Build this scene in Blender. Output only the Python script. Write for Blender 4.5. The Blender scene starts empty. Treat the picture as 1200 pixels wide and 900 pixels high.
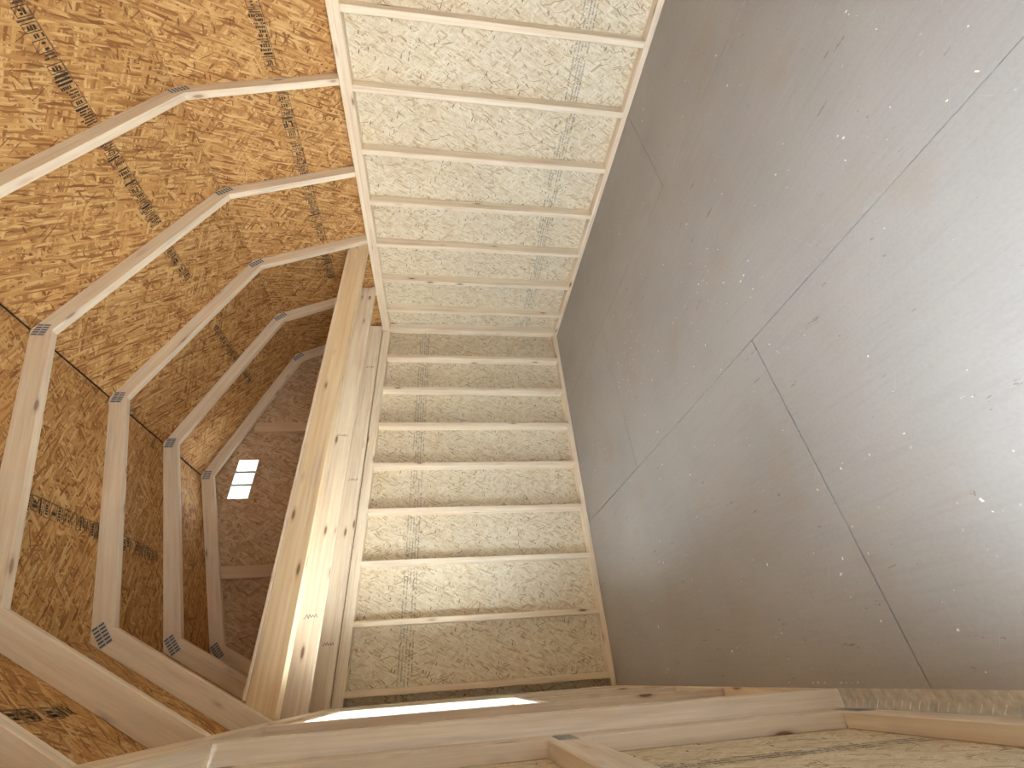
import bpy, bmesh, math, random
from mathutils import Vector, Matrix

# ------------------------------------------------------------------ camera
C = bpy.context.scene.collection
scene = bpy.context.scene
random.seed(11)

cam_d = bpy.data.cameras.new('camera')
cam = bpy.data.objects.new('camera', cam_d)
C.objects.link(cam)
scene.camera = cam
F_PX, PU, PV = 499.715, 592.539, 442.302
cam_d.sensor_fit = 'HORIZONTAL'
cam_d.sensor_width = 36.0
cam_d.lens = F_PX / 1200.0 * 36.0
cam_d.shift_x = (600 - PU) / 1200.0
cam_d.shift_y = (PV - 450) / 1200.0
cam_d.clip_start = 0.02
RR = ((-0.06203425613, -0.11522793578, -0.99140015830),
      (-0.81528272827, 0.57883469991, -0.01626232345),
      (0.57573068708, 0.80726260473, -0.12985092589))
CAM = Vector((-3.1610271, -3.5969402, 1.2048882))
m3 = Matrix((RR[0], (-RR[1][0], -RR[1][1], -RR[1][2]), (-RR[2][0], -RR[2][1], -RR[2][2]))).transposed()
cam.matrix_world = Matrix.Translation(CAM) @ m3.to_4x4()

# ------------------------------------------------------------------ sky, exposure
world = bpy.data.worlds.new('overcast_sky')
scene.world = world
world.use_nodes = True
wn = world.node_tree
bg = wn.nodes['Background']
bg.inputs['Color'].default_value = (0.79, 0.905, 1.0, 1)
bg.inputs['Strength'].default_value = 12.0
sun_d = bpy.data.lights.new('sun', 'SUN')
sun_d.energy = 70.0
sun_d.angle = math.radians(0.6)
sun_d.color = (1.0, 0.98, 0.95)
sun = bpy.data.objects.new('sun', sun_d)
C.objects.link(sun)
sun.location = (0, -8, 9)
sun.rotation_euler = Vector((-0.05, 0.62, -0.78)).to_track_quat('-Z', 'Y').to_euler()
scene.view_settings.view_transform = 'Standard'
scene.view_settings.look = 'None'
scene.view_settings.gamma = 1.0
scene.view_settings.use_curve_mapping = False
scene.view_settings.exposure = 0.38
scene.cycles.max_bounces = 12
scene.cycles.diffuse_bounces = 8

# ------------------------------------------------------------------ material helpers
class NT:
    def __init__(self, name):
        self.mat = bpy.data.materials.new(name)
        self.mat.use_nodes = True
        self.t = self.mat.node_tree
        self.t.nodes.clear()
        self.out = self.t.nodes.new('ShaderNodeOutputMaterial')
        self.b = self.t.nodes.new('ShaderNodeBsdfPrincipled')
        self.link(self.b.outputs[0], self.out.inputs[0])
    def link(self, a, b):
        self.t.links.new(a, b)
    def n(self, typ, **kw):
        nd = self.t.nodes.new(typ)
        for k, v in kw.items():
            setattr(nd, k, v)
        return nd
    def put(self, sock, v):
        if hasattr(v, 'is_output') or isinstance(v, bpy.types.NodeSocket):
            self.link(v, sock)
        else:
            sock.default_value = v
    def math(self, op, a, b=0.0, c=None, clamp=False):
        nd = self.n('ShaderNodeMath', operation=op, use_clamp=clamp)
        self.put(nd.inputs[0], a); self.put(nd.inputs[1], b)
        if c is not None: self.put(nd.inputs[2], c)
        return nd.outputs[0]
    def mix(self, fac, a, b, blend='MIX'):
        nd = self.n('ShaderNodeMix', data_type='RGBA', blend_type=blend)
        self.put(nd.inputs[0], fac)
        self.put(nd.inputs[6], a if not isinstance(a, tuple) else (*a, 1))
        self.put(nd.inputs[7], b if not isinstance(b, tuple) else (*b, 1))
        return nd.outputs[2]
    def ramp(self, fac, stops, interp='LINEAR'):
        nd = self.n('ShaderNodeValToRGB')
        cr = nd.color_ramp
        cr.interpolation = interp
        while len(cr.elements) < len(stops): cr.elements.new(0.5)
        for e, (p, c) in zip(cr.elements, stops):
            e.position = p; e.color = (*c, 1)
        self.put(nd.inputs[0], fac)
        return nd.outputs[0]
    def mapping(self, vec, scale=(1, 1, 1), rot=(0, 0, 0), loc=(0, 0, 0)):
        nd = self.n('ShaderNodeMapping')
        self.put(nd.inputs['Vector'], vec)
        nd.inputs['Scale'].default_value = scale
        nd.inputs['Rotation'].default_value = rot
        nd.inputs['Location'].default_value = loc
        return nd.outputs[0]
    def noise(self, vec, scale, detail=3.0, rough=0.55, dist=0.0):
        nd = self.n('ShaderNodeTexNoise')
        self.put(nd.inputs['Vector'], vec)
        nd.inputs['Scale'].default_value = scale
        nd.inputs['Detail'].default_value = detail
        nd.inputs['Roughness'].default_value = rough
        nd.inputs['Distortion'].default_value = dist
        return nd.outputs['Fac'], nd.outputs['Color']
    def coord(self):
        tc = self.n('ShaderNodeTexCoord')
        oi = self.n('ShaderNodeObjectInfo')
        cx = self.n('ShaderNodeCombineXYZ')
        self.link(self.math('MULTIPLY', oi.outputs['Random'], 37.0), cx.inputs[0])
        self.link(self.math('MULTIPLY', oi.outputs['Random'], 91.0), cx.inputs[1])
        add = self.n('ShaderNodeVectorMath', operation='ADD')
        self.link(tc.outputs['Object'], add.inputs[0]); self.link(cx.outputs[0], add.inputs[1])
        return add.outputs[0], oi.outputs['Random']

def osb_material(name, stops, along, across, dark, darkness, rough=0.75):
    """oriented strand board: overlapping layers of long flakes at many angles"""
    T = NT(name)
    vec, rnd = T.coord()
    _, nc = T.noise(vec, 5.0, 2.0)
    warp = T.n('ShaderNodeVectorMath', operation='MULTIPLY_ADD')
    T.link(nc, warp.inputs[0]); warp.inputs[1].default_value = (0.018, 0.018, 0); T.link(vec, warp.inputs[2])
    wv = warp.outputs[0]
    col = None
    angs = [8, 68, -38, 24, 104, -12, 48, -66]
    for i, a in enumerate(angs):
        k = 1.0 + 0.25 * ((i * 7) % 5 - 2) / 2
        mp = T.mapping(wv, scale=(along * k, across * k, 0.01), loc=(i * 3.7, i * 5.1, i * 2.0))
        # rotate first, then stretch
        rt = T.mapping(wv, rot=(0, 0, math.radians(a)))
        T.link(rt, mp.node.inputs['Vector'])
        vo = T.n('ShaderNodeTexVoronoi', voronoi_dimensions='2D', feature='F1')
        T.link(mp, vo.inputs['Vector']); vo.inputs['Scale'].default_value = 1.0
        sp = T.n('ShaderNodeSeparateColor'); T.link(vo.outputs['Color'], sp.inputs[0])
        c = T.ramp(sp.outputs[1], stops)
        fine, _ = T.noise(T.mapping(mp, scale=(0.6, 2.2, 1)), 2.0, 2.0)
        c = T.mix(0.6, c, T.ramp(fine, [(0.25, (0.48, 0.43, 0.37)), (0.58, (1, 1, 1))]), 'MULTIPLY')
        if col is None:
            col = c
        else:
            msk = T.math('GREATER_THAN', sp.outputs[0], 0.52)
            col = T.mix(msk, col, c)
    # sparse dark slivers of bark
    for j, a in enumerate((15, -50, 75)):
        rt = T.mapping(wv, rot=(0, 0, math.radians(a)))
        mp = T.mapping(rt, scale=(along * (1.9 - 0.6 * j), across * (1.2 + 0.5 * j), 0.01), loc=(j * 13.1 + 5, j * 7.7, 0))
        vo = T.n('ShaderNodeTexVoronoi', voronoi_dimensions='2D', feature='F1')
        T.link(mp, vo.inputs['Vector']); vo.inputs['Scale'].default_value = 1.0
        sp = T.n('ShaderNodeSeparateColor'); T.link(vo.outputs['Color'], sp.inputs[0])
        m = T.math('GREATER_THAN', sp.outputs[0], 0.965)
        near = T.math('LESS_THAN', vo.outputs['Distance'], T.math('MULTIPLY', sp.outputs[2], 0.5))
        m = T.math('MULTIPLY', T.math('MULTIPLY', m, near), darkness)
        col = T.mix(m, col, dark)
    big, _ = T.noise(vec, 1.6, 3.0)
    col = T.mix(0.5, col, T.ramp(big, [(0.3, (0.84, 0.80, 0.75)), (0.7, (1, 1, 1))]), 'MULTIPLY')
    T.link(col, T.b.inputs['Base Color'])
    T.b.inputs['Roughness'].default_value = rough
    T.b.inputs['Specular IOR Level'].default_value = 0.25
    bp = T.n('ShaderNodeBump'); bp.inputs['Strength'].default_value = 0.12; bp.inputs['Distance'].default_value = 0.004
    bw = T.n('ShaderNodeRGBToBW'); T.link(col, bw.inputs[0])
    T.link(bw.outputs[0], bp.inputs['Height']); T.link(bp.outputs[0], T.b.inputs['Normal'])
    return T.mat

def pine_material(name, light, dark, pink=0.35, knots=1.0):
    T = NT(name)
    vec, rnd = T.coord()
    _, nc = T.noise(T.mapping(vec, scale=(1.2, 5, 5)), 1.0, 2.0)
    warp = T.n('ShaderNodeVectorMath', operation='MULTIPLY_ADD')
    T.link(nc, warp.inputs[0]); warp.inputs[1].default_value = (0.0, 0.02, 0.02); T.link(vec, warp.inputs[2])
    g1, _ = T.noise(T.mapping(warp.outputs[0], scale=(1.3, 42, 42)), 1.0, 4.0, 0.6)
    g2, _ = T.noise(T.mapping(warp.outputs[0], scale=(4, 190, 190)), 1.0, 2.0)
    col = T.ramp(g1, [(0.28, dark), (0.46, tuple((a + b) / 2 for a, b in zip(light, dark))), (0.62, light)])
    col = T.mix(0.35, col, T.ramp(g2, [(0.3, (0.80, 0.76, 0.70)), (0.6, (1, 1, 1))]), 'MULTIPLY')
    tint = T.ramp(rnd, [(0.0, (1.0, 0.92, 0.87)), (0.3, (1.0, 0.97, 0.90)), (0.55, (0.96, 0.97, 0.95)), (0.8, (1.0, 0.93, 0.80)), (1.0, (0.93, 0.92, 0.93))])
    col = T.mix(pink, col, tint, 'MULTIPLY')
    # pinkish and blue stained patches along the grain
    st, _ = T.noise(T.mapping(vec, scale=(2.2, 9, 9), loc=(4, 2, 1)), 1.0, 2.0)
    col = T.mix(T.math('MULTIPLY', T.math('SUBTRACT', st, 0.56, clamp=True), 1.6, clamp=True), col, (0.62, 0.42, 0.30))
    bs, _ = T.noise(T.mapping(vec, scale=(1.7, 26, 26), loc=(9, 3, 7)), 1.0, 3.0)
    col = T.mix(T.math('MULTIPLY', T.math('SUBTRACT', bs, 0.58, clamp=True), 2.6, clamp=True), col, (0.40, 0.37, 0.36))
    # knots
    vo = T.n('ShaderNodeTexVoronoi', voronoi_dimensions='3D', feature='F1')
    T.link(T.mapping(vec, scale=(4.2, 15.0, 15.0)), vo.inputs['Vector']); vo.inputs['Scale'].default_value = 1.0
    sp = T.n('ShaderNodeSeparateColor'); T.link(vo.outputs['Color'], sp.inputs[0])
    has = T.math('GREATER_THAN', sp.outputs[0], 0.58)
    ring = T.ramp(vo.outputs['Distance'], [(0.0, (1, 1, 1)), (0.10, (1, 1, 1)), (0.15, (0.3, 0.3, 0.3)), (0.26, (0, 0, 0))])
    km = T.math('MULTIPLY', T.math('MULTIPLY', ring, has), 0.85 * knots)
    col = T.mix(km, col, (0.20, 0.085, 0.035))
    T.link(col, T.b.inputs['Base Color'])
    T.b.inputs['Roughness'].default_value = 0.6
    T.b.inputs['Specular IOR Level'].default_value = 0.3
    return T.mat

def flat(name, col, rough=0.6, metal=0.0, spec=0.3, var=0.12, scale=30.0):
    T = NT(name)
    vec, _ = T.coord()
    f, _ = T.noise(vec, scale, 3.0)
    lo = tuple(c * (1 - var) for c in col); hi = tuple(min(1, c * (1 + var)) for c in col)
    T.link(T.ramp(f, [(0.3, lo), (0.7, hi)]), T.b.inputs['Base Color'])
    T.b.inputs['Roughness'].default_value = rough
    T.b.inputs['Metallic'].default_value = metal
    T.b.inputs['Specular IOR Level'].default_value = spec
    return T.mat

M = {}
M['osb_roof'] = osb_material('osb_golden', [(0.0, (0.27, 0.120, 0.042)), (0.2, (0.44, 0.225, 0.080)), (0.5, (0.58, 0.33, 0.125)), (0.75, (0.66, 0.40, 0.16)), (1.0, (0.76, 0.53, 0.26))],
                             11.0, 92.0, (0.17, 0.065, 0.025), 0.8)
M['osb_wall'] = osb_material('osb_pale', [(0.0, (0.58, 0.46, 0.30)), (0.15, (0.72, 0.61, 0.43)), (0.5, (0.79, 0.71, 0.55)), (1.0, (0.86, 0.81, 0.68))],
                             16.0, 105.0, (0.22, 0.15, 0.09), 0.9)
M['osb_gable'] = osb_material('osb_tan', [(0.0, (0.46, 0.30, 0.17)), (0.25, (0.57, 0.40, 0.25)), (0.6, (0.65, 0.49, 0.33)), (1.0, (0.74, 0.60, 0.43))],
                              13.0, 66.0, (0.20, 0.10, 0.05), 0.7)
M['pine'] = pine_material('pale_pine', (0.88, 0.80, 0.665), (0.74, 0.61, 0.46))
M['pine_rafter'] = pine_material('rafter_pine', (0.87, 0.79, 0.645), (0.77, 0.655, 0.50), pink=0.2, knots=0.8)
M['pine_joist'] = pine_material('joist_pine', (0.83, 0.68, 0.46), (0.70, 0.51, 0.30), pink=0.25)
M['pine_grey'] = pine_material('greyish_pine', (0.84, 0.775, 0.685), (0.69, 0.605, 0.515), pink=0.2)
M['pine_aged'] = pine_material('aged_pine', (0.70, 0.55, 0.39), (0.60, 0.45, 0.30), pink=0.2)
M['ink'] = flat('black_ink', (0.035, 0.032, 0.03), 0.7, var=0.3)
M['ink_grey'] = flat('faded_ink', (0.15, 0.15, 0.16), 0.7, var=0.35, scale=60)
M['ink_pen'] = flat('purple_pencil', (0.25, 0.18, 0.20), 0.7)
M['steel'] = flat('galvanised_steel', (0.58, 0.58, 0.57), 0.55, 0.25, 0.4)
M['slot'] = flat('plate_slot', (0.10, 0.10, 0.11), 0.7)
M['felt'] = flat('roof_felt', (0.02, 0.02, 0.02), 0.9)
M['white_vinyl'] = flat('white_vinyl', (0.80, 0.82, 0.83), 0.4, var=0.03)
M['chip'] = flat('wood_chip', (0.85, 0.80, 0.70), 0.7, var=0.1)
M['siding'] = flat('painted_siding', (0.35, 0.30, 0.25), 0.6)
M['tread'] = flat('dull_threshold', (0.52, 0.49, 0.43), 0.55, 0.0, 0.4, var=0.2, scale=50)
M['ground'] = flat('dry_gravel', (0.52, 0.51, 0.49), 0.9, var=0.25, scale=4)

def floor_material():
    T = NT('grey_floor_paint')
    tc = T.n('ShaderNodeTexCoord')
    v = tc.outputs['Object']
    base, _ = T.noise(v, 1.3, 4.0)
    col = T.ramp(base, [(0.3, (0.350, 0.332, 0.313)), (0.7, (0.405, 0.386, 0.366))])
    f2, _ = T.noise(T.mapping(v, scale=(60, 4.0, 1)), 1.0, 4.0, 0.65)      # brush and grain streaks along the sheet
    col = T.mix(0.4, col, T.ramp(f2, [(0.25, (0.84, 0.83, 0.82)), (0.5, (1, 1, 1)), (0.8, (1.06, 1.06, 1.06))]), 'MULTIPLY')
    f3, _ = T.noise(v, 95.0, 3.0)
    col = T.mix(0.4, col, T.ramp(f3, [(0.3, (0.86, 0.86, 0.85)), (0.6, (1, 1, 1))]), 'MULTIPLY')
    # scuffs and dirt spots
    d1, _ = T.noise(T.mapping(v, scale=(30, 7, 1), loc=(3, 8, 0)), 1.0, 4.0, 0.7)
    col = T.mix(T.math('MULTIPLY', T.math('GREATER_THAN', d1, 0.675), 0.6), col, (0.20, 0.155, 0.10))
    d2, _ = T.noise(v, 38.0, 3.0, 0.6)
    col = T.mix(T.math('MULTIPLY', T.math('GREATER_THAN', d2, 0.735), 0.6), col, (0.17, 0.12, 0.08))
    w1, _ = T.noise(T.mapping(v, loc=(11, 5, 0)), 46.0, 2.0, 0.5)
    col = T.mix(T.math('MULTIPLY', T.math('GREATER_THAN', w1, 0.745), 0.5), col, (0.60, 0.58, 0.55))
    for a, sc in ((35, (3, 150, 1)), (-20, (4, 190, 1))):
        sx, _ = T.noise(T.mapping(T.mapping(v, rot=(0, 0, math.radians(a))), scale=sc), 1.0, 2.0)
        col = T.mix(T.math('MULTIPLY', T.math('GREATER_THAN', sx, 0.73), 0.35), col, (0.52, 0.50, 0.47))
    b1, _ = T.noise(T.mapping(v, loc=(5, 2, 0)), 2.6, 2.0)
    col = T.mix(T.math('MULTIPLY', T.math('SUBTRACT', b1, 0.56, clamp=True), 1.5, clamp=True), col, (0.34, 0.27, 0.18))
    T.link(col, T.b.inputs['Base Color'])
    T.b.inputs['Roughness'].default_value = 0.62
    T.b.inputs['Specular IOR Level'].default_value = 0.3
    bp = T.n('ShaderNodeBump'); bp.inputs['Strength'].default_value = 0.25; bp.inputs['Distance'].default_value = 0.002
    hs = T.math('ADD', T.math('MULTIPLY', f2, 0.7), T.math('MULTIPLY', f3, 0.5))
    T.link(hs, bp.inputs['Height']); T.link(bp.outputs[0], T.b.inputs['Normal'])
    return T.mat
M['floor'] = floor_material()

def glass_material():
    T = NT('window_glass')
    tr = T.n('ShaderNodeBsdfTransparent'); gl = T.n('ShaderNodeBsdfGlossy'); mx = T.n('ShaderNodeMixShader')
    gl.inputs['Roughness'].default_value = 0.02
    tr.inputs[0].default_value = (0.97, 0.98, 0.98, 1)
    fr = T.n('ShaderNodeFresnel'); fr.inputs[0].default_value = 1.12
    T.link(fr.outputs[0], mx.inputs[0]); T.link(tr.outputs[0], mx.inputs[1]); T.link(gl.outputs[0], mx.inputs[2])
    T.link(mx.outputs[0], T.out.inputs[0])
    return T.mat
M['glass'] = glass_material()

# ------------------------------------------------------------------ object helpers
def empty(name, loc=(0, 0, 0), parent=None):
    o = bpy.data.objects.new(name, None)
    C.objects.link(o)
    o.location = loc
    if parent: o.parent = parent
    return o

def tag(o, label=None, cat=None, group=None, kind=None):
    if label: o['label'] = label
    if cat: o['category'] = cat
    if group: o['group'] = group
    if kind: o['kind'] = kind
    return o

def link(name, me, mat, parent=None, mw=None):
    o = bpy.data.objects.new(name, me)
    C.objects.link(o)
    if mat and not me.materials: me.materials.append(mat)
    if parent:
        o.parent = parent
        o.matrix_parent_inverse = Matrix.Translation(-parent.location) if parent.parent is None else \
            (Matrix.Translation(-parent.location) if parent.type == 'EMPTY' else parent_world(parent).inverted())
    if mw is not None:
        o.matrix_basis = mw
        o['_mw'] = 0
        WORLD[o.name] = mw
        del o['_mw']
    return o
WORLD = {}
def parent_world(p):
    return WORLD.get(p.name, Matrix.Identity(4))

_boxes = {}
def box_mesh(L, W, T, mat, bev=0.0025):
    key = (round(L, 4), round(W, 4), round(T, 4), mat.name, bev)
    if key in _boxes: return _boxes[key]
    bm = bmesh.new()
    bmesh.ops.create_cube(bm, size=1.0)
    bmesh.ops.scale(bm, vec=(L, W, T), verts=bm.verts)
    if bev: bmesh.ops.bevel(bm, geom=bm.edges[:], offset=bev, segments=1, affect='EDGES')
    me = bpy.data.meshes.new('board_mesh'); bm.to_mesh(me); bm.free()
    me.materials.append(mat)
    _boxes[key] = me
    return me

def frame(x, y, o):
    """matrix with local x, y axes given in world and origin o"""
    x = Vector(x).normalized(); y = Vector(y).normalized(); z = x.cross(y)
    return Matrix.Translation(Vector(o)) @ Matrix((x, y, z)).transposed().to_4x4()

def board(name, lo, hi, mat, parent, bev=0.0025):
    """axis-aligned board between corners, its grain (local x) along the longest side"""
    lo = Vector(lo); hi = Vector(hi)
    a = Vector([min(p, q) for p, q in zip(lo, hi)]); b = Vector([max(p, q) for p, q in zip(lo, hi)])
    d = b - a; c = (a + b) / 2
    ax = sorted(range(3), key=lambda i: -d[i])
    e = [Vector((1, 0, 0)), Vector((0, 1, 0)), Vector((0, 0, 1))]
    me = box_mesh(d[ax[0]], d[ax[1]], d[ax[2]], mat, bev)
    return link(name, me, mat, parent, frame(e[ax[0]], e[ax[1]], c))

def prism_mesh(pts, t0, t1, mat, name='panel_mesh', hole=None, bev=0):
    """polygon in local xy, extruded from z=t0 to t1; optional rectangular hole"""
    bm = bmesh.new()
    loops = [pts] + ([hole] if hole else [])
    es = []
    for lp in loops:
        vs = [bm.verts.new((p[0], p[1], t0)) for p in lp]
        es += [bm.edges.new((vs[i], vs[(i + 1) % len(vs)])) for i in range(len(vs))]
    if hole:
        bmesh.ops.triangle_fill(bm, edges=es, use_beauty=True)
    else:
        bm.faces.new([v for v in bm.verts])
    r = bmesh.ops.extrude_face_region(bm, geom=bm.faces[:])
    for v in r['geom']:
        if isinstance(v, bmesh.types.BMVert): v.co.z = t1
    bmesh.ops.recalc_face_normals(bm, faces=bm.faces[:])
    if bev:
        bmesh.ops.bevel(bm, geom=bm.edges[:], offset=bev, segments=1, affect='EDGES')
    me = bpy.data.meshes.new(name); bm.to_mesh(me); bm.free()
    me.materials.append(mat)
    return me

def panel(name, origin, u, v, Lu, Lv, t, mat, parent):
    """flat sheet: visible face at local z = 0, thickness away from it (local -z)"""
    me = box_mesh(Lu, Lv, t, mat, 0.0)
    u = Vector(u).normalized(); v = Vector(v).normalized(); n = u.cross(v)
    o = Vector(origin) + u * Lu / 2 + v * Lv / 2 - n * t / 2
    return link(name, me, mat, parent, frame(u, v, o))

# ---- ink: flat printed marks as quads lying on a surface
class Ink:
    def __init__(self): self.v = []; self.f = []
    def rect(self, x0, y0, x1, y1):
        i = len(self.v)
        self.v += [(x0, y0, 0), (x1, y0, 0), (x1, y1, 0), (x0, y1, 0)]
        self.f.append((i, i + 1, i + 2, i + 3))
    def outline(self, x0, y0, x1, y1, w=0.0015):
        self.rect(x0, y0, x1, y0 + w); self.rect(x0, y1 - w, x1, y1)
        self.rect(x0, y0, x0 + w, y1); self.rect(x1 - w, y0, x1, y1)
    def glyph(self, x, y, w, h, s, along=True):
        """one letter-like mark in a w x h cell"""
        k = random.randrange(6)
        if k in (0, 1, 2, 4): self.rect(x, y, x + s, y + h)
        if k in (0, 2, 3): self.rect(x + w - s, y, x + w, y + h)
        if k in (0, 1, 3, 5): self.rect(x, y + h - s, x + w, y + h)
        if k in (1, 2, 5): self.rect(x, y + h / 2 - s / 2, x + w, y + h / 2 + s / 2)
        if k in (1, 3, 4): self.rect(x, y, x + w, y + s)
    def line(self, x0, x1, y, h, s, gap=0.35):
        """a row of letter-like marks running along +x"""
        x = x0; w = h * 0.62
        while x + w < x1:
            if random.random() > 0.14: self.glyph(x, y, w, h, s)
            x += w * (1 + gap)
    def scribble(self, x0, x1, h):
        """an unreadable zigzag pencil scrawl"""
        n = 9; w = 0.0028
        px = x0; py = random.uniform(-h / 2, h / 2)
        for i in range(n):
            qx = x0 + (x1 - x0) * (i + 1) / n + random.uniform(-0.003, 0.003)
            qy = (1 if i % 2 else -1) * random.uniform(0.1, 0.5) * h
            i0 = len(self.v)
            self.v += [(px - w / 2, py - w / 2, 0), (px + w, py - w / 2, 0), (qx + w, qy + w / 2, 0), (qx - w / 2, qy + w / 2, 0)]
            self.f.append((i0, i0 + 1, i0 + 2, i0 + 3))
            px, py = qx, qy
    def build(self, name, mat, parent, mw):
        me = bpy.data.meshes.new('ink_mesh')
        me.from_pydata(self.v, [], self.f); me.materials.append(mat)
        o = bpy.data.objects.new(name, me); C.objects.link(o)
        o.parent = parent
        o.matrix_parent_inverse = parent_world(parent).inverted()
        o.matrix_basis = mw
        o['kind'] = 'stuff'
        return o

def block_band(ink, L0, L1, w, logo_at=None, bold=1.0):
    """grade stamp printed as stacked lines: rows run across the band (local y), stacked along local x"""
    x = L0
    def row(xa, h, y0, y1, s):
        # letters whose lines run along y: glyph cells swapped
        y = y0; cw = h * 0.62
        while y + cw < y1:
            if random.random() > 0.1:
                k = random.randrange(5)
                if k in (0, 1, 2): ink.rect(xa, y, xa + h, y + s)
                if k in (0, 3): ink.rect(xa, y + cw - s, xa + h, y + cw)
                if k in (1, 2, 4): ink.rect(xa, y, xa + s, y + cw)
                if k in (0, 2, 4): ink.rect(xa + h - s, y, xa + h, y + cw)
                if k in (1, 3): ink.rect(xa + h / 2 - s / 2, y, xa + h / 2 + s / 2, y + cw)
            y += cw * 1.35
    ink.rect(L0, -w / 2 - 0.004, L1, -w / 2 - 0.0015)
    while x < L1 - 0.02:
        if logo_at is not None and abs(x - logo_at) < 0.03:
            lx = x
            ink.outline(lx, -w * 0.42, lx + 0.062, w * 0.42, 0.003)
            ink.rect(lx + 0.066, -w * 0.42, lx + 0.074, w * 0.42)
            # L and P, read from the eave side: letters stand along x, advance along -y
            h = 0.040; a = lx + 0.011; s = 0.010
            yL = w * 0.30
            ink.rect(a, yL - s, a + h, yL); ink.rect(a, yL - 0.024, a + s * 0.9, yL)          # L
            yP = w * 0.30 - 0.034
            ink.rect(a, yP - s * 0.9, a + h, yP); ink.rect(a + h - 0.007, yP - 0.024, a + h, yP)   # P
            ink.rect(a + h - 0.024, yP - 0.024, a + h - 0.017, yP); ink.rect(a + h - 0.024, yP - 0.024, a + h, yP - 0.018)
            # the sheet is nailed up so that the logo reads upside down: turn the letters half round
            for i in range(len(ink.v) - 24, len(ink.v)):
                vx, vy, vz = ink.v[i]
                ink.v[i] = (2 * (lx + 0.031) - vx, -vy, vz)
            logo_at = None
            x = lx + 0.085
            continue
        k = random.random()
        span0 = -w / 2 + random.uniform(0, 0.006); span1 = w / 2 - random.uniform(0, w * 0.35)
        if k < 0.46:
            h = random.choice((0.006, 0.007, 0.008)); row(x, h, span0, span1, 0.0034 * bold); x += h + 0.005
        elif k < 0.64:
            h = random.uniform(0.012, 0.018); row(x, h, span0, span1, 0.0058 * bold); x += h + 0.006
        elif k < 0.74:
            h = random.uniform(0.006, 0.012); ink.rect(x, span0, x + h, span1); x += h + 0.006
        elif k < 0.90:
            h = random.uniform(0.03, 0.045); ink.outline(x, -w / 2, x + h, w * random.uniform(0.3, 0.45), 0.0028)
            row(x + 0.007, h - 0.016, -w * 0.3, w * 0.25, 0.0058 * bold); x += h + 0.006
        else:
            x += random.uniform(0.008, 0.022)

def column_band(ink, L0, L1, w, cols=5, s=0.0020, skip=0.12):
    """long printed lines running along the band (local x)"""
    for c in range(cols):
        y = -w / 2 + w * c / cols
        x = L0
        while x < L1:
            seg = random.uniform(0.08, 0.3)
            if random.random() > skip:
                h = random.choice((0.009, 0.010, 0.012))
                ink.line(x, min(x + seg, L1), y, h, s)
            x += seg + random.uniform(0.0, 0.05)

# ------------------------------------------------------------------ dimensions
XB = -3.2486            # inner face of left wall studs; right wall inner face is x = 0
HP = 1.858              # underside of the double top plate
HT = HP + 0.076         # top of plates
S = 0.038; D = 0.089
YF = -4.88              # inner face of front wall
XM = XB / 2
INR = [(0.0, HT), (-0.390, 2.700), (XM, 3.150), (XB + 0.390, 2.700), (XB, HT)]   # inner edge of a rafter

def offs(pts, d):
    """offset the open gambrel polyline outwards by d, ends cut level at the plate"""
    lines = []
    for (x0, z0), (x1, z1) in zip(pts, pts[1:]):
        dx, dz = x1 - x0, z1 - z0; l = math.hypot(dx, dz)
        nx, nz = dz / l, -dx / l
        lines.append(((x0 + nx * d, z0 + nz * d), (dx / l, dz / l)))
    out = []
    (px, pz), (ux, uz) = lines[0]; t = (pts[0][1] - pz) / uz; out.append((px + ux * t, pts[0][1]))
    for (p, u), (q, v) in zip(lines, lines[1:]):
        den = u[0] * v[1] - u[1] * v[0]
        t = ((q[0] - p[0]) * v[1] - (q[1] - p[1]) * v[0]) / den
        out.append((p[0] + u[0] * t, p[1] + u[1] * t))
    (px, pz), (ux, uz) = lines[-1]; t = (pts[-1][1] - pz) / uz; out.append((px + ux * t, pts[-1][1]))
    return out
OUT = offs(INR, D)

# ------------------------------------------------------------------ ground and floor
g = link('ground', prism_mesh([(-40, -40), (40, -40), (40, 40), (-40, 40)], -0.1, 0, M['ground']), None, None, Matrix.Translation((0, 0, -0.22)))
tag(g, kind='structure')

floor = tag(empty('floor'), kind='structure')
rows = [(-0.90, 0.10, (-2.35,)), (-2.11, -0.90, (-1.14, -3.58)), (-3.345, -2.11, (-2.41, -4.85))]
G = 0.0024
for x0, x1, cuts in rows:
    ys = [0.10] + list(cuts) + [YF - 0.1]
    for ya, yb in zip(ys, ys[1:]):
        if ya - yb < 0.15: continue
        xa = x0 + (G if x0 > -3.3 else 0)
        if x0 < -3.3:
            # the last row stops at the door threshold
            xa = XB if False else x0
        me = prism_mesh([(xa, yb + G), (x1 - G, yb + G), (x1 - G, ya - G), (xa, ya - G)], -0.018, 0.0, M['floor'])
        link('floor_sheet', me, None, floor, Matrix.Identity(4))
board('floor_frame', (0.1, 0.1, -0.20), (-3.345, YF - 0.1, -0.0185), M['felt'], floor, 0)

# ------------------------------------------------------------------ walls
def ink_on_panel(p, name, ink, mat, origin, u, v):
    n = Vector(u).normalized().cross(Vector(v).normalized())
    return ink.build(name, mat, p, frame(u, v, Vector(origin) + n * 0.0006))

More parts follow.
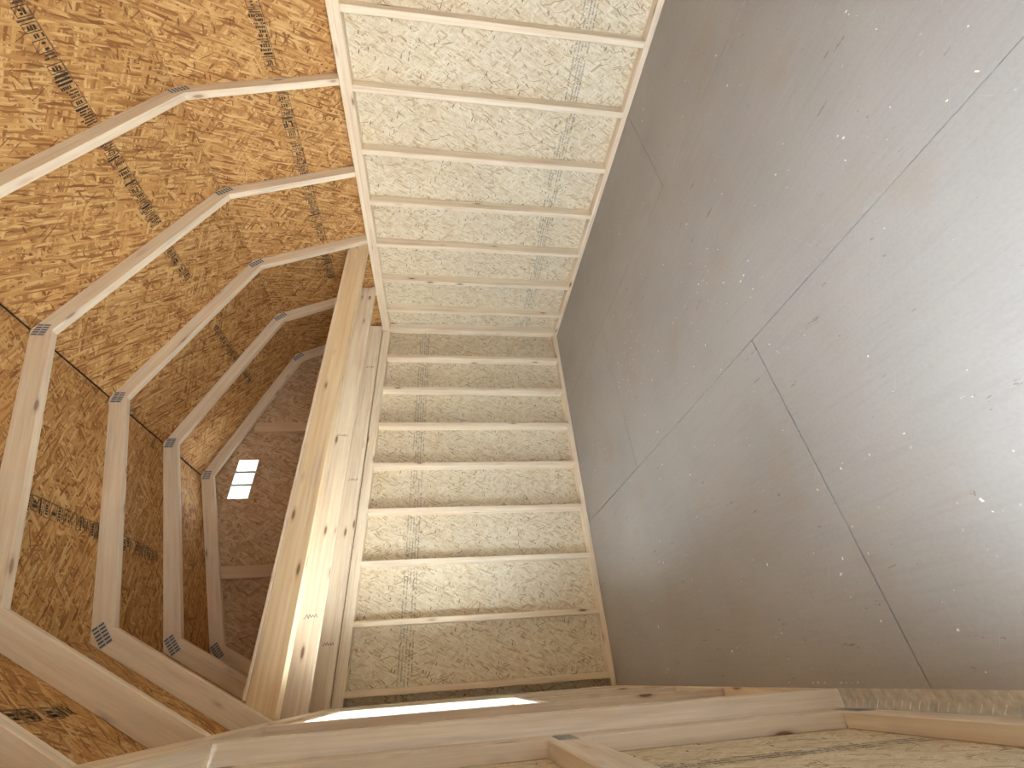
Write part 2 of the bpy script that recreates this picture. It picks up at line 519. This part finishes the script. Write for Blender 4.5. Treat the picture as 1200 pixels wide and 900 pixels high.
# right wall (x = 0 inner, sheathing at x = D)
wr = tag(empty('wall_right'), kind='structure')
board('sole_plate', (0, YF - D, 0), (D, 0.0, S), M['pine'], wr)
board('top_plate', (0, YF - D, HP), (D, D, HP + S), M['pine'], wr)
board('top_plate', (0, YF - D, HP + S), (D, D, HT), M['pine'], wr)
k = 0
ystuds = [-0.3301 - 0.4064 * i for i in range(12)]
for y in ystuds:
    if y < YF: break
    board('stud', (0, y, S), (D, y + S, HP), M['pine'], wr)
board('stud', (0, -S, S), (D, 0, HP), M['pine'], wr)
board('stud', (0, YF, S), (D, YF + S, HP), M['pine'], wr)
cuts = [0.10, ystuds[2] + S / 2, ystuds[5] + S / 2, ystuds[8] + S / 2, YF - 0.1]
for ya, yb in zip(cuts, cuts[1:]):
    p = panel('osb_panel', (D, ya - 0.001, 0.0), (0, -1, 0), (0, 0, 1), ya - yb - 0.002, HT, 0.011, M['osb_wall'], wr)
    # faded print runs along the sheet
    ink = Ink()
    column_band(ink, ya * -1 + 0.02, yb * -1 - 0.02, 0.10, 5)
    ink_on_panel(p, 'printed_text', ink, M['ink_grey'], (D, 0, 0.395 + random.uniform(-0.015, 0.015)), (0, -1, 0), (0, 0, 1))
    ink2 = Ink()
    yy = -ya + random.uniform(0.15, 0.4)
    while yy < -yb - 0.1:
        ink2.line(yy, yy + 0.03, 0, 0.012, 0.002); ink2.line(yy, yy + 0.03, 0.016, 0.012, 0.002)
        yy += random.uniform(0.4, 0.8)
    if ink2.v:
        ink_on_panel(p, 'printed_text', ink2, M['ink_grey'], (D, 0, 1.42), (0, -1, 0), (0, 0, 1))

# back wall (y = 0 inner)
wb = tag(empty('wall_back'), kind='structure')
board('sole_plate', (XB - D, 0, 0), (D, D, S), M['pine'], wb)
board('top_plate', (XB, 0, HP), (0, D, HP + S), M['pine'], wb)
board('top_plate', (XB, 0, HP + S), (0, D, HT), M['pine'], wb)
xstuds = [-(0.3219 + 0.4063 * i) for i in range(8)]
for x in xstuds:
    board('stud', (x, 0, S), (x - S, D, HP), M['pine'], wb)
board('stud', (XB - D, 0.0, S), (XB - D + S, D, HP), M['pine'], wb)
board('stud', (D - S, 0.0, S), (D, D, HP), M['pine'], wb)
cuts = [0.10, xstuds[1] - S / 2, xstuds[4] - S / 2, xstuds[7] - S / 2 - 0.02, XB - 0.1]
cuts = [0.10, xstuds[2] - S / 2, xstuds[5] - S / 2, XB - 0.1]
for xa, xb in zip(cuts, cuts[1:]):
    p = panel('osb_panel', (xb + 0.001, D, 0.0), (1, 0, 0), (0, 0, 1), xa - xb - 0.002, HT, 0.011, M['osb_wall'], wb)
    ink = Ink()
    column_band(ink, xb + 0.02, xa - 0.02, 0.115, 5)
    ink_on_panel(p, 'printed_text', ink, M['ink_grey'], (0, D, 1.49), (1, 0, 0), (0, 0, 1))
    ink2 = Ink()
    xx = xb + random.uniform(0.1, 0.4)
    while xx < xa - 0.1:
        ink2.line(xx, xx + 0.03, 0, 0.012, 0.002); ink2.line(xx, xx + 0.03, 0.016, 0.012, 0.002)
        xx += random.uniform(0.4, 0.8)
    if ink2.v:
        ink_on_panel(p, 'printed_text', ink2, M['ink_grey'], (0, D, 0.36), (1, 0, 0), (0, 0, 1))
# gable above the back wall, with the vent hole
VX0, VX1, VZ0, VZ1 = -1.808, -1.462, 2.848, 3.012
GP = [(OUT[0][0], HT + 0.001)] + [(x, z) for x, z in OUT[1:4]] + [(OUT[4][0], HT + 0.001)]
mw = frame((1, 0, 0), (0, 0, 1), (0, D, 0))       # local z = world -y
me = prism_mesh(GP, -0.011, 0.0, M['osb_gable'], hole=[(VX0, VZ0), (VX1, VZ0), (VX1, VZ1), (VX0, VZ1)])
gp = link('gable_panel', me, None, wb, mw)
for x in (-1.155, -2.385):
    zt = 2.95
    board('gable_stud', (x - D / 2, D - S, HT), (x + D / 2, D, zt), M['pine_aged'], wb)
ink = Ink(); ink.line(-1.27, -1.22, 2.62, 0.03, 0.004); ink.line(-1.27, -1.22, 2.58, 0.03, 0.004)
ink.build('printed_text', M['ink_grey'], gp, frame((1, 0, 0), (0, 0, 1), (-0.02, D - 0.0006, 0.2)))

# vent window in the gable
w1 = tag(empty('window_1', ((VX0 + VX1) / 2, D, VZ0)), kind='structure')
for k in range(2):
    x = VX0 + (VX1 - VX0) * (k + 1) / 3
    board('mullion', (x - 0.010, D - 0.004, VZ0), (x + 0.010, D + 0.012, VZ1), M['steel'], w1, 0.001)
ns = 13
me = box_mesh(VX1 - VX0, 0.0012, 0.0125, M['white_vinyl'], 0)
for k in range(ns):
    z = VZ0 + (VZ1 - VZ0) * (k + 0.5) / ns
    link('louvre_slat', me, None, w1, Matrix.Translation(((VX0 + VX1) / 2, D + 0.006, z)) @ Matrix.Rotation(math.radians(60), 4, 'X'))
for lo, hi in (((VX0 - 0.001, D - 0.002, VZ0 - 0.001), (VX1, D + 0.012, VZ0 + 0.003)), ((VX0, D - 0.002, VZ1 - 0.003), (VX1, D + 0.012, VZ1 + 0.001))):
    board('vent_frame', lo, hi, M['white_vinyl'], w1, 0)

# left wall (x = XB inner face, studs to XB - D)
wl = tag(empty('wall_left'), kind='structure')
XO = XB - D
YD0, YD1 = -2.096, -4.03      # door opening
board('sole_plate', (XB, 0.0, 0), (XO, YD0 + S, S), M['pine'], wl)
board('sole_plate', (XB, YD1 - S, 0), (XO, YF - D, S), M['pine'], wl)
board('top_plate', (XB, D, HP), (XO, YF - D, HP + S), M['pine'], wl)
board('top_plate', (XB, D, HP + S), (XO, YF - D, HT), M['pine'], wl)
WY0, WY1, WZ0, WZ1 = -0.62, -1.452, 0.82, 1.75
def lstud(y, z0=S, z1=HP, nm='stud'):
    return board(nm, (XB, y, z0), (XO, y + S, z1), M['pine_grey'], wl)
lstud(-S)
lstud(WY0); lstud(WY0 + S)
lstud(WY1 - S)
lstud(-1.03, S, WZ0 - S, 'cripple_stud'); lstud(-1.03, WZ1 + S, HP, 'cripple_stud')
board('window_sill', (XB, WY0, WZ0 - S), (XO, WY1, WZ0), M['pine'], wl)
board('window_head', (XB, WY0, WZ1), (XO, WY1, WZ1 + S), M['pine'], wl)
lstud(YD0 + S); 
board('door_trimmer', (XB, YD0, 0), (XO, YD0 + S, 1.79), M['pine_grey'], wl)
lstud(YD1 - 2 * S)
board('door_trimmer', (XB, YD1 - S, 0), (XO, YD1, 1.79), M['pine'], wl)
board('door_header', (XB, YD0 + S, 1.79), (XB - 0.044, YD1 - S, HP), M['pine'], wl)
board('door_header', (XB - 0.045, YD0 + S, 1.79), (XO, YD1 - S, HP), M['pine'], wl)
lstud(-4.47); lstud(YF)
def lpanel(ya, yb, z0, z1):
    return panel('osb_panel', (XO, yb + 0.001, z0), (0, 1, 0), (0, 0, 1), ya - yb - 0.002, z1 - z0, 0.011, M['osb_wall'], wl)
lpanel(0.10, WY0, 0, HT); lpanel(WY1, YD0 + 0.012, 0, HT); lpanel(WY0, WY1, 0, WZ0); lpanel(WY0, WY1, WZ1, HT)
lpanel(YD0 + 0.01, YD1 - 0.01, 1.79, HT); lpanel(YD1 - 0.012, YF - 0.1, 0, HT)
# window in the left wall
w2 = tag(empty('window_2', (XO, (WY0 + WY1) / 2, WZ0)), kind='structure')
fx0, fx1 = XO - 0.008, XO + 0.022
for lo, hi in (((fx0, WY0, WZ0), (fx1, WY0 - 0.018, WZ1)), ((fx0, WY1, WZ0), (fx1, WY1 + 0.018, WZ1)),
               ((fx0, WY0 - 0.018, WZ0), (fx1, WY1 + 0.018, WZ0 + 0.018)), ((fx0, WY0 - 0.018, WZ1 - 0.018), (fx1, WY1 + 0.018, WZ1)),
               ((fx0, WY0 - 0.018, 1.27), (fx1, WY1 + 0.018, 1.30))):
    board('window_frame', lo, hi, M['white_vinyl'], w2, 0.002)
for z0, z1 in ((WZ0 + 0.018, 1.27), (1.30, WZ1 - 0.018)):
    board('pane', (XO + 0.004, WY0 - 0.018, z0), (XO + 0.007, WY1 + 0.018, z1), M['glass'], w2, 0)

# front wall, behind the photographer
wf = tag(empty('wall_front'), kind='structure')
board('sole_plate', (XB, YF, 0), (0, YF - D, S), M['pine'], wf)
board('top_plate', (XB, YF, HP), (0, YF - D, HP + S), M['pine'], wf)
board('top_plate', (XB, YF, HP + S), (0, YF - D, HT), M['pine'], wf)
for i in range(8):
    x = -0.32 - 0.4064 * i
    board('stud', (x, YF, S), (x - S, YF - D, HP), M['pine'], wf)
cuts = [0.10, -1.15, -2.37, XB - 0.1]
for xa, xb in zip(cuts, cuts[1:]):
    panel('osb_panel', (xa - 0.001, YF - D, 0.0), (-1, 0, 0), (0, 0, 1), xa - xb - 0.002, HT, 0.011, M['osb_wall'], wf)
link('gable_panel', prism_mesh([(-x, z) for x, z in GP], -0.011, 0.0, M['osb_wall']), None, wf, frame((-1, 0, 0), (0, 0, 1), (0, YF - D, 0)))

# threshold along the door opening
def threshold():
    bm = bmesh.new()
    def bx(x0, x1, y0, y1, z0, z1, sh=0.0):
        vs = [bm.verts.new((x + (0), y + (sh if x == x1 else 0), z)) for z in (z0, z1) for y in (y0, y1) for x in (x0, x1)]
        for q in ((0, 1, 3, 2), (4, 6, 7, 5), (0, 4, 5, 1), (2, 3, 7, 6), (0, 2, 6, 4), (1, 5, 7, 3)):
            bm.faces.new([vs[i] for i in q])
    bx(XO, XB, YD1, YD0, -0.03, 0.0005)
    y = YD1 + 0.01
    while y < YD0 - 0.02:
        bx(XB - 0.020, XB - 0.003, y, y + 0.004, 0.0, 0.0024, 0.002)
        bx(XB - 0.043, XB - 0.026, y + 0.010, y + 0.014, 0.0, 0.0024, -0.016)
        y += 0.026
    bmesh.ops.recalc_face_normals(bm, faces=bm.faces[:])
    me = bpy.data.meshes.new('threshold'); bm.to_mesh(me); bm.free()
    me.materials.append(M['tread'])
    return me
tag(link('trim_1', threshold(), None, None, Matrix.Identity(4)), kind='structure')

# ------------------------------------------------------------------ doors
def nail_plate(parent, mw, L, W, rows_=4, cols=9):
    """pressed steel truss plate with rows of punched slots"""
    p = link('nail_plate', box_mesh(L, W, 0.0012, M['steel'], 0), None, parent, mw)
    ink = Ink()
    for i in range(cols):
        for j in range(rows_):
            x = -L / 2 + L * (i + 0.5) / cols; y = -W / 2 + W * (j + 0.5) / rows_
            ink.rect(x - L / cols * 0.22, y - W / rows_ * 0.42, x + L / cols * 0.22, y + W / rows_ * 0.42)
    ink.build('punched_slots', M['slot'], p, mw @ Matrix.Translation((0, 0, 0.0009)))
    return p

DX0, DX1 = -3.295, -3.333
def door_leaf(name, flip=False, plates=True):
    """leaf modelled in place at y from YD0 downwards, 0.955 wide"""
    d = tag(empty(name, (DX1, YD0, 0.006)), kind='structure')
    y0, y1 = YD0 - 0.004, YD0 - 0.959
    board('stile', (DX0, y0, 0.006), (DX1, y0 - D, 1.782), M['pine_grey'], d)
    board('stile', (DX0, y1, 0.006), (DX1, y1 + D, 1.782), M['pine_grey'], d)
    for z in (0.006, 0.851, 1.693):
        board('rail', (DX0, y0 - D, z), (DX1, y1 + D, z + D), M['pine_grey'], d)
    p = panel('osb_panel', (DX1, y1, 0.006), (0, 1, 0), (0, 0, 1), y0 - y1, 1.776, 0.011, M['osb_wall'], d)
    ink = Ink()
    for (a, b) in ((0.12, 0.82), (0.97, 1.66)):
        column_band(ink, a, b, 0.06, 3, 0.003, 0.05)
    ink.build('printed_text', M['ink_grey'], p, frame((0, 0, 1), (0, -1, 0), (DX1 + 0.0006, -2.45, 0)))
    panel('siding_panel', (DX1 - 0.0115, y0, 0.006), (0, -1, 0), (0, 0, 1), y0 - y1, 1.776, 0.009, M['siding'], d)
    for z in (0.055, 0.895, 1.73):
        for yy in (y0 - D, y1 + D):
            nail_plate(d, frame((0, 1, 0), (0, 0, 1), (DX0 + 0.0007, yy, z)), 0.10, 0.05)
    return d
door_leaf('door_1')
d2 = door_leaf('door_2')
# second leaf: hinged at the far jamb and swung right round against the outside of the wall
def swing(root, pivot, ang, mirror_shift):
    mv = Matrix.Translation(Vector(pivot)) @ Matrix.Rotation(ang, 4, 'Z') @ Matrix.Translation(-Vector(pivot)) @ Matrix.Translation((0, mirror_shift, 0))
    for ch in root.children:
        ch.matrix_basis = mv @ ch.matrix_basis
swing(d2, (XO - 0.02, YD1, 0), math.radians(-100), YD1 - (YD0 - 0.959))

# ------------------------------------------------------------------ roof sheathing (the ceiling)
ce = tag(empty('ceiling'), kind='structure')
segs = list(zip(OUT, OUT[1:]))
ycut = [(0.10, -2.372), (-2.372, YF - 0.10)]
roof_panels = {}
for si, ((x0, z0), (x1, z1)) in enumerate(segs):
    u = Vector((0, -1, 0)); vdir = Vector((x1 - x0, 0, z1 - z0)); L = vdir.length; vdir.normalize()
    n_in = Vector((XM, 0, 2.3)) - Vector(((x0 + x1) / 2, 0, (z0 + z1) / 2))
    nrm = u.cross(vdir)
    a = 0.0006
    lo, hi = a, L - a
    if si == 1: hi = L - 0.006
    if si == 2: lo = 0.006
    if si == 0: lo = -0.05
    if si == 3: hi = L + 0.05
    for pi, (ya, yb) in enumerate(ycut):
        ly = ya - yb - 0.003
        org = Vector((x0, ya - 0.0015, z0)) + vdir * lo
        if nrm.dot(n_in) > 0:
            p = panel('osb_panel', org, u, vdir, ly, hi - lo, 0.011, M['osb_roof'], ce)
        else:
            p = panel('osb_panel', org - Vector((0, ly, 0)), -u, vdir, ly, hi - lo, 0.011, M['osb_roof'], ce)
        roof_panels[(si, pi)] = p
    # roofing felt above
    org = Vector((x0, 0.12, z0)) - vdir * 0.06
    nn = nrm if nrm.dot(n_in) > 0 else -nrm
    me = box_mesh(0.24 - YF, L + 0.12, 0.004, M['felt'], 0)
    c = org + vdir * (L + 0.12) / 2 + u * (0.24 - YF) / 2 - nn * 0.0135
    link('roofing_felt', me, None, ce, frame(u, vdir, c))

def slope_frame(si, dist, y):
    """frame lying on slope si, dist metres up from its start, local x towards -y, local z into the room"""
    (x0, z0), (x1, z1) = segs[si]
    vdir = Vector((x1 - x0, 0, z1 - z0)).normalized()
    u = Vector((0, -1, 0))
    n_in = Vector((XM, 0, 2.3)) - Vector(((x0 + x1) / 2, 0, (z0 + z1) / 2))
    if u.cross(vdir).dot(n_in) < 0: vdir_ = -vdir
    else: vdir_ = vdir
    P = Vector((x0, y, z0)) + vdir * dist
    n = u.cross(vdir_)
    return frame(u, vdir_, P + n * 0.0007)

def add_stamp(si, x_mid, w, y_hi, y_lo, logo=None, bold=1.0):
    (x0, z0), (x1, z1) = segs[si]
    L = math.hypot(x1 - x0, z1 - z0)
    dist = L * (x_mid - x0) / (x1 - x0)
    ink = Ink()
    block_band(ink, 0, y_hi - y_lo, w, (None if logo is None else y_hi - logo), bold)
    pi = 0 if (y_hi + y_lo) / 2 > -2.372 else 1
    ink.build('printed_stamp', M['ink'], roof_panels[(si, pi)], slope_frame(si, dist, y_hi))
# right lower slope
add_stamp(0, -0.088, 0.075, -2.45, -2.98)
add_stamp(0, -0.080, 0.080, -1.70, -2.36, logo=-2.09)
add_stamp(0, -0.080, 0.080, -1.20, -1.70)
add_stamp(0, -0.085, 0.080, -0.80, -1.14)
# right upper slope
add_stamp(1, -0.835, 0.080, -2.40, -2.95, bold=1.4)
add_stamp(1, -0.830, 0.080, -1.83, -2.36)
add_stamp(1, -0.850, 0.070, -1.42, -1.76, bold=1.3)
add_stamp(1, -0.870, 0.070, -0.55, -1.00, bold=1.4)
add_stamp(1, -0.870, 0.060, -0.25, -0.45, bold=1.4)
# left slopes
add_stamp(2, -2.435, 0.085, -1.17, -1.72, bold=1.3)
add_stamp(2, -2.435, 0.085, -0.62, -1.10, bold=1.3)
add_stamp(3, -3.165, 0.07, -1.85, -2.30, bold=1.6)

# ------------------------------------------------------------------ rafters
def chord(name, a_in, b_in, a_out, b_out, y, parent, mat):
    """one rafter board between two mitres; local x along the inner edge, local z towards the front (-y)"""
    ux = Vector((b_in[0] - a_in[0], 0, b_in[1] - a_in[1])).normalized()
    # pick local y so that local z = -y world
    zz = Vector((0, -1, 0)); uy = zz.cross(ux)
    org = Vector((a_in[0], y, a_in[1]))
    def loc(p):
        d = Vector((p[0], y, p[1])) - org
        return (d.dot(ux), d.dot(uy))
    pts = [loc(a_in), loc(b_in), loc(b_out), loc(a_out)]
    me = prism_mesh(pts, -S, 0.0, mat, bev=0.002)
    return link(name, me, None, parent, frame(ux, uy, org))

def rafter(y, label):
    r = tag(empty('gambrel_rafter', (XM, y, HT)), label, 'rafter', 'gambrel rafters along the shed')
    for i in range(4):
        chord('rafter_board', INR[i], INR[i + 1], OUT[i], OUT[i + 1], y, r, M['pine_rafter'])
    for i in (1, 2, 3):
        c = Vector(((INR[i][0] + OUT[i][0]) / 2, y - 0.0007, (INR[i][1] + OUT[i][1]) / 2))
        mdir = Vector((OUT[i][0] - INR[i][0], 0, OUT[i][1] - INR[i][1])).normalized()   # along the mitre
        zz = Vector((0, -1, 0)); ac = mdir.cross(zz)
        if i == 2: nail_plate(r, frame(ac, mdir, c), 0.075, 0.06, 2, 5)
        else: nail_plate(r, frame(ac, mdir, c), 0.108, 0.05, 2, 6)
    return r
rl = ['pale pine gambrel rafter over the double joist at the loft edge',
      'pale pine gambrel rafter next in front of the loft edge',
      'pale pine gambrel rafter two places in front of the loft edge',
      'pale pine gambrel rafter three places in front of the loft edge',
      'pale pine gambrel rafter four places in front of the loft edge',
      'pale pine gambrel rafter five places in front of the loft edge']
for i, l in enumerate(rl): rafter(-1.169 - 0.611 * i, l)
rafter(-0.559, 'shaded gambrel rafter inside the loft, halfway back to the gable')
rafter(0.030, 'gambrel rafter against the back gable beside the louvred vent')

# ------------------------------------------------------------------ loft
def joist(y, label, n=1, x0=0.02, x1=XB - 0.02):
    j = tag(empty('loft_joist', (XM, y, HT)), label, 'joist', 'joists under the loft deck')
    for i in range(n):
        b = board('joist_board', (x0, y + i * (S + 0.0005), HT + 0.0005), (x1, y + i * (S + 0.0005) + S, HT + 0.136), M['pine_joist'] if n > 1 else M['pine'], j)
    return j, b
j1, _ = joist(-1.130, 'golden double pine joist along the front edge of the loft deck', 2)
j2, b2 = joist(-0.600, 'single pine loft joist behind the double front joist')
j3, b3 = joist(-0.055, 'single pine loft joist lying close to the back wall plate')
for b, y, xs in ((b2, -0.600, (-1.585, -2.79)), (b3, -0.055, (-0.533, -1.716, -2.895))):
    for x in xs:
        ink = Ink(); ink.scribble(-0.038, 0.04, 0.026)
        me_o = ink.build('pencil_mark', M['ink_pen'], b, frame((0, 0, -1), (1, 0, 0), (x, y - 0.0006, HT + 0.068)))
dk = board('loft_deck', (-0.080, -1.130, HT + 0.1368), (XB + 0.080, 0.028, HT + 0.152), M['pine'], None, 0.001)
tag(dk, 'thin loft deck laid on the joists, only its pale front edge showing', 'deck')

# ------------------------------------------------------------------ loose debris on the floor
def debris():
    rnd = random.Random(5)
    V = []; Fc = []
    def chip(x, y, s):
        a = rnd.uniform(0, math.pi); l = s * rnd.uniform(0.8, 2.2); w = s * rnd.uniform(0.5, 1.0); h = s * 0.4
        i = len(V); ca, sa = math.cos(a), math.sin(a)
        for zz in (0.0002, h):
            for px, py in ((-l, -w), (l, -w), (l * 0.8, w), (-l * 0.7, w)):
                V.append((x + px * ca - py * sa, y + px * sa + py * ca, zz))
        for q in ((3, 2, 1, 0), (4, 5, 6, 7), (0, 1, 5, 4), (1, 2, 6, 5), (2, 3, 7, 6), (3, 0, 4, 7)):
            Fc.append(tuple(i + t for t in q))
    for _ in range(230): chip(rnd.uniform(-3.2, -0.1), rnd.uniform(-3.6, -0.1), rnd.choice((0.0012, 0.0015, 0.002, 0.003)))
    for cx, cy, n, sp in ((-1.35, -1.55, 34, 0.12), (-1.5, -1.35, 20, 0.10), (-1.75, -2.3, 30, 0.22), (-3.20, -2.05, 12, 0.10), (-2.9, -2.4, 18, 0.25)):
        for _ in range(n): chip(max(-3.235, rnd.gauss(cx, sp)), rnd.gauss(cy, sp), rnd.choice((0.0013, 0.0016, 0.002, 0.0028)))
    me = bpy.data.meshes.new('debris'); me.from_pydata(V, [], Fc); me.materials.append(M['chip'])
    return me
db = link('sawdust_chips', debris(), None, None, Matrix.Identity(4))
tag(db, 'pale wood chips and sawdust specks scattered on the grey floor', 'debris', kind='stuff')
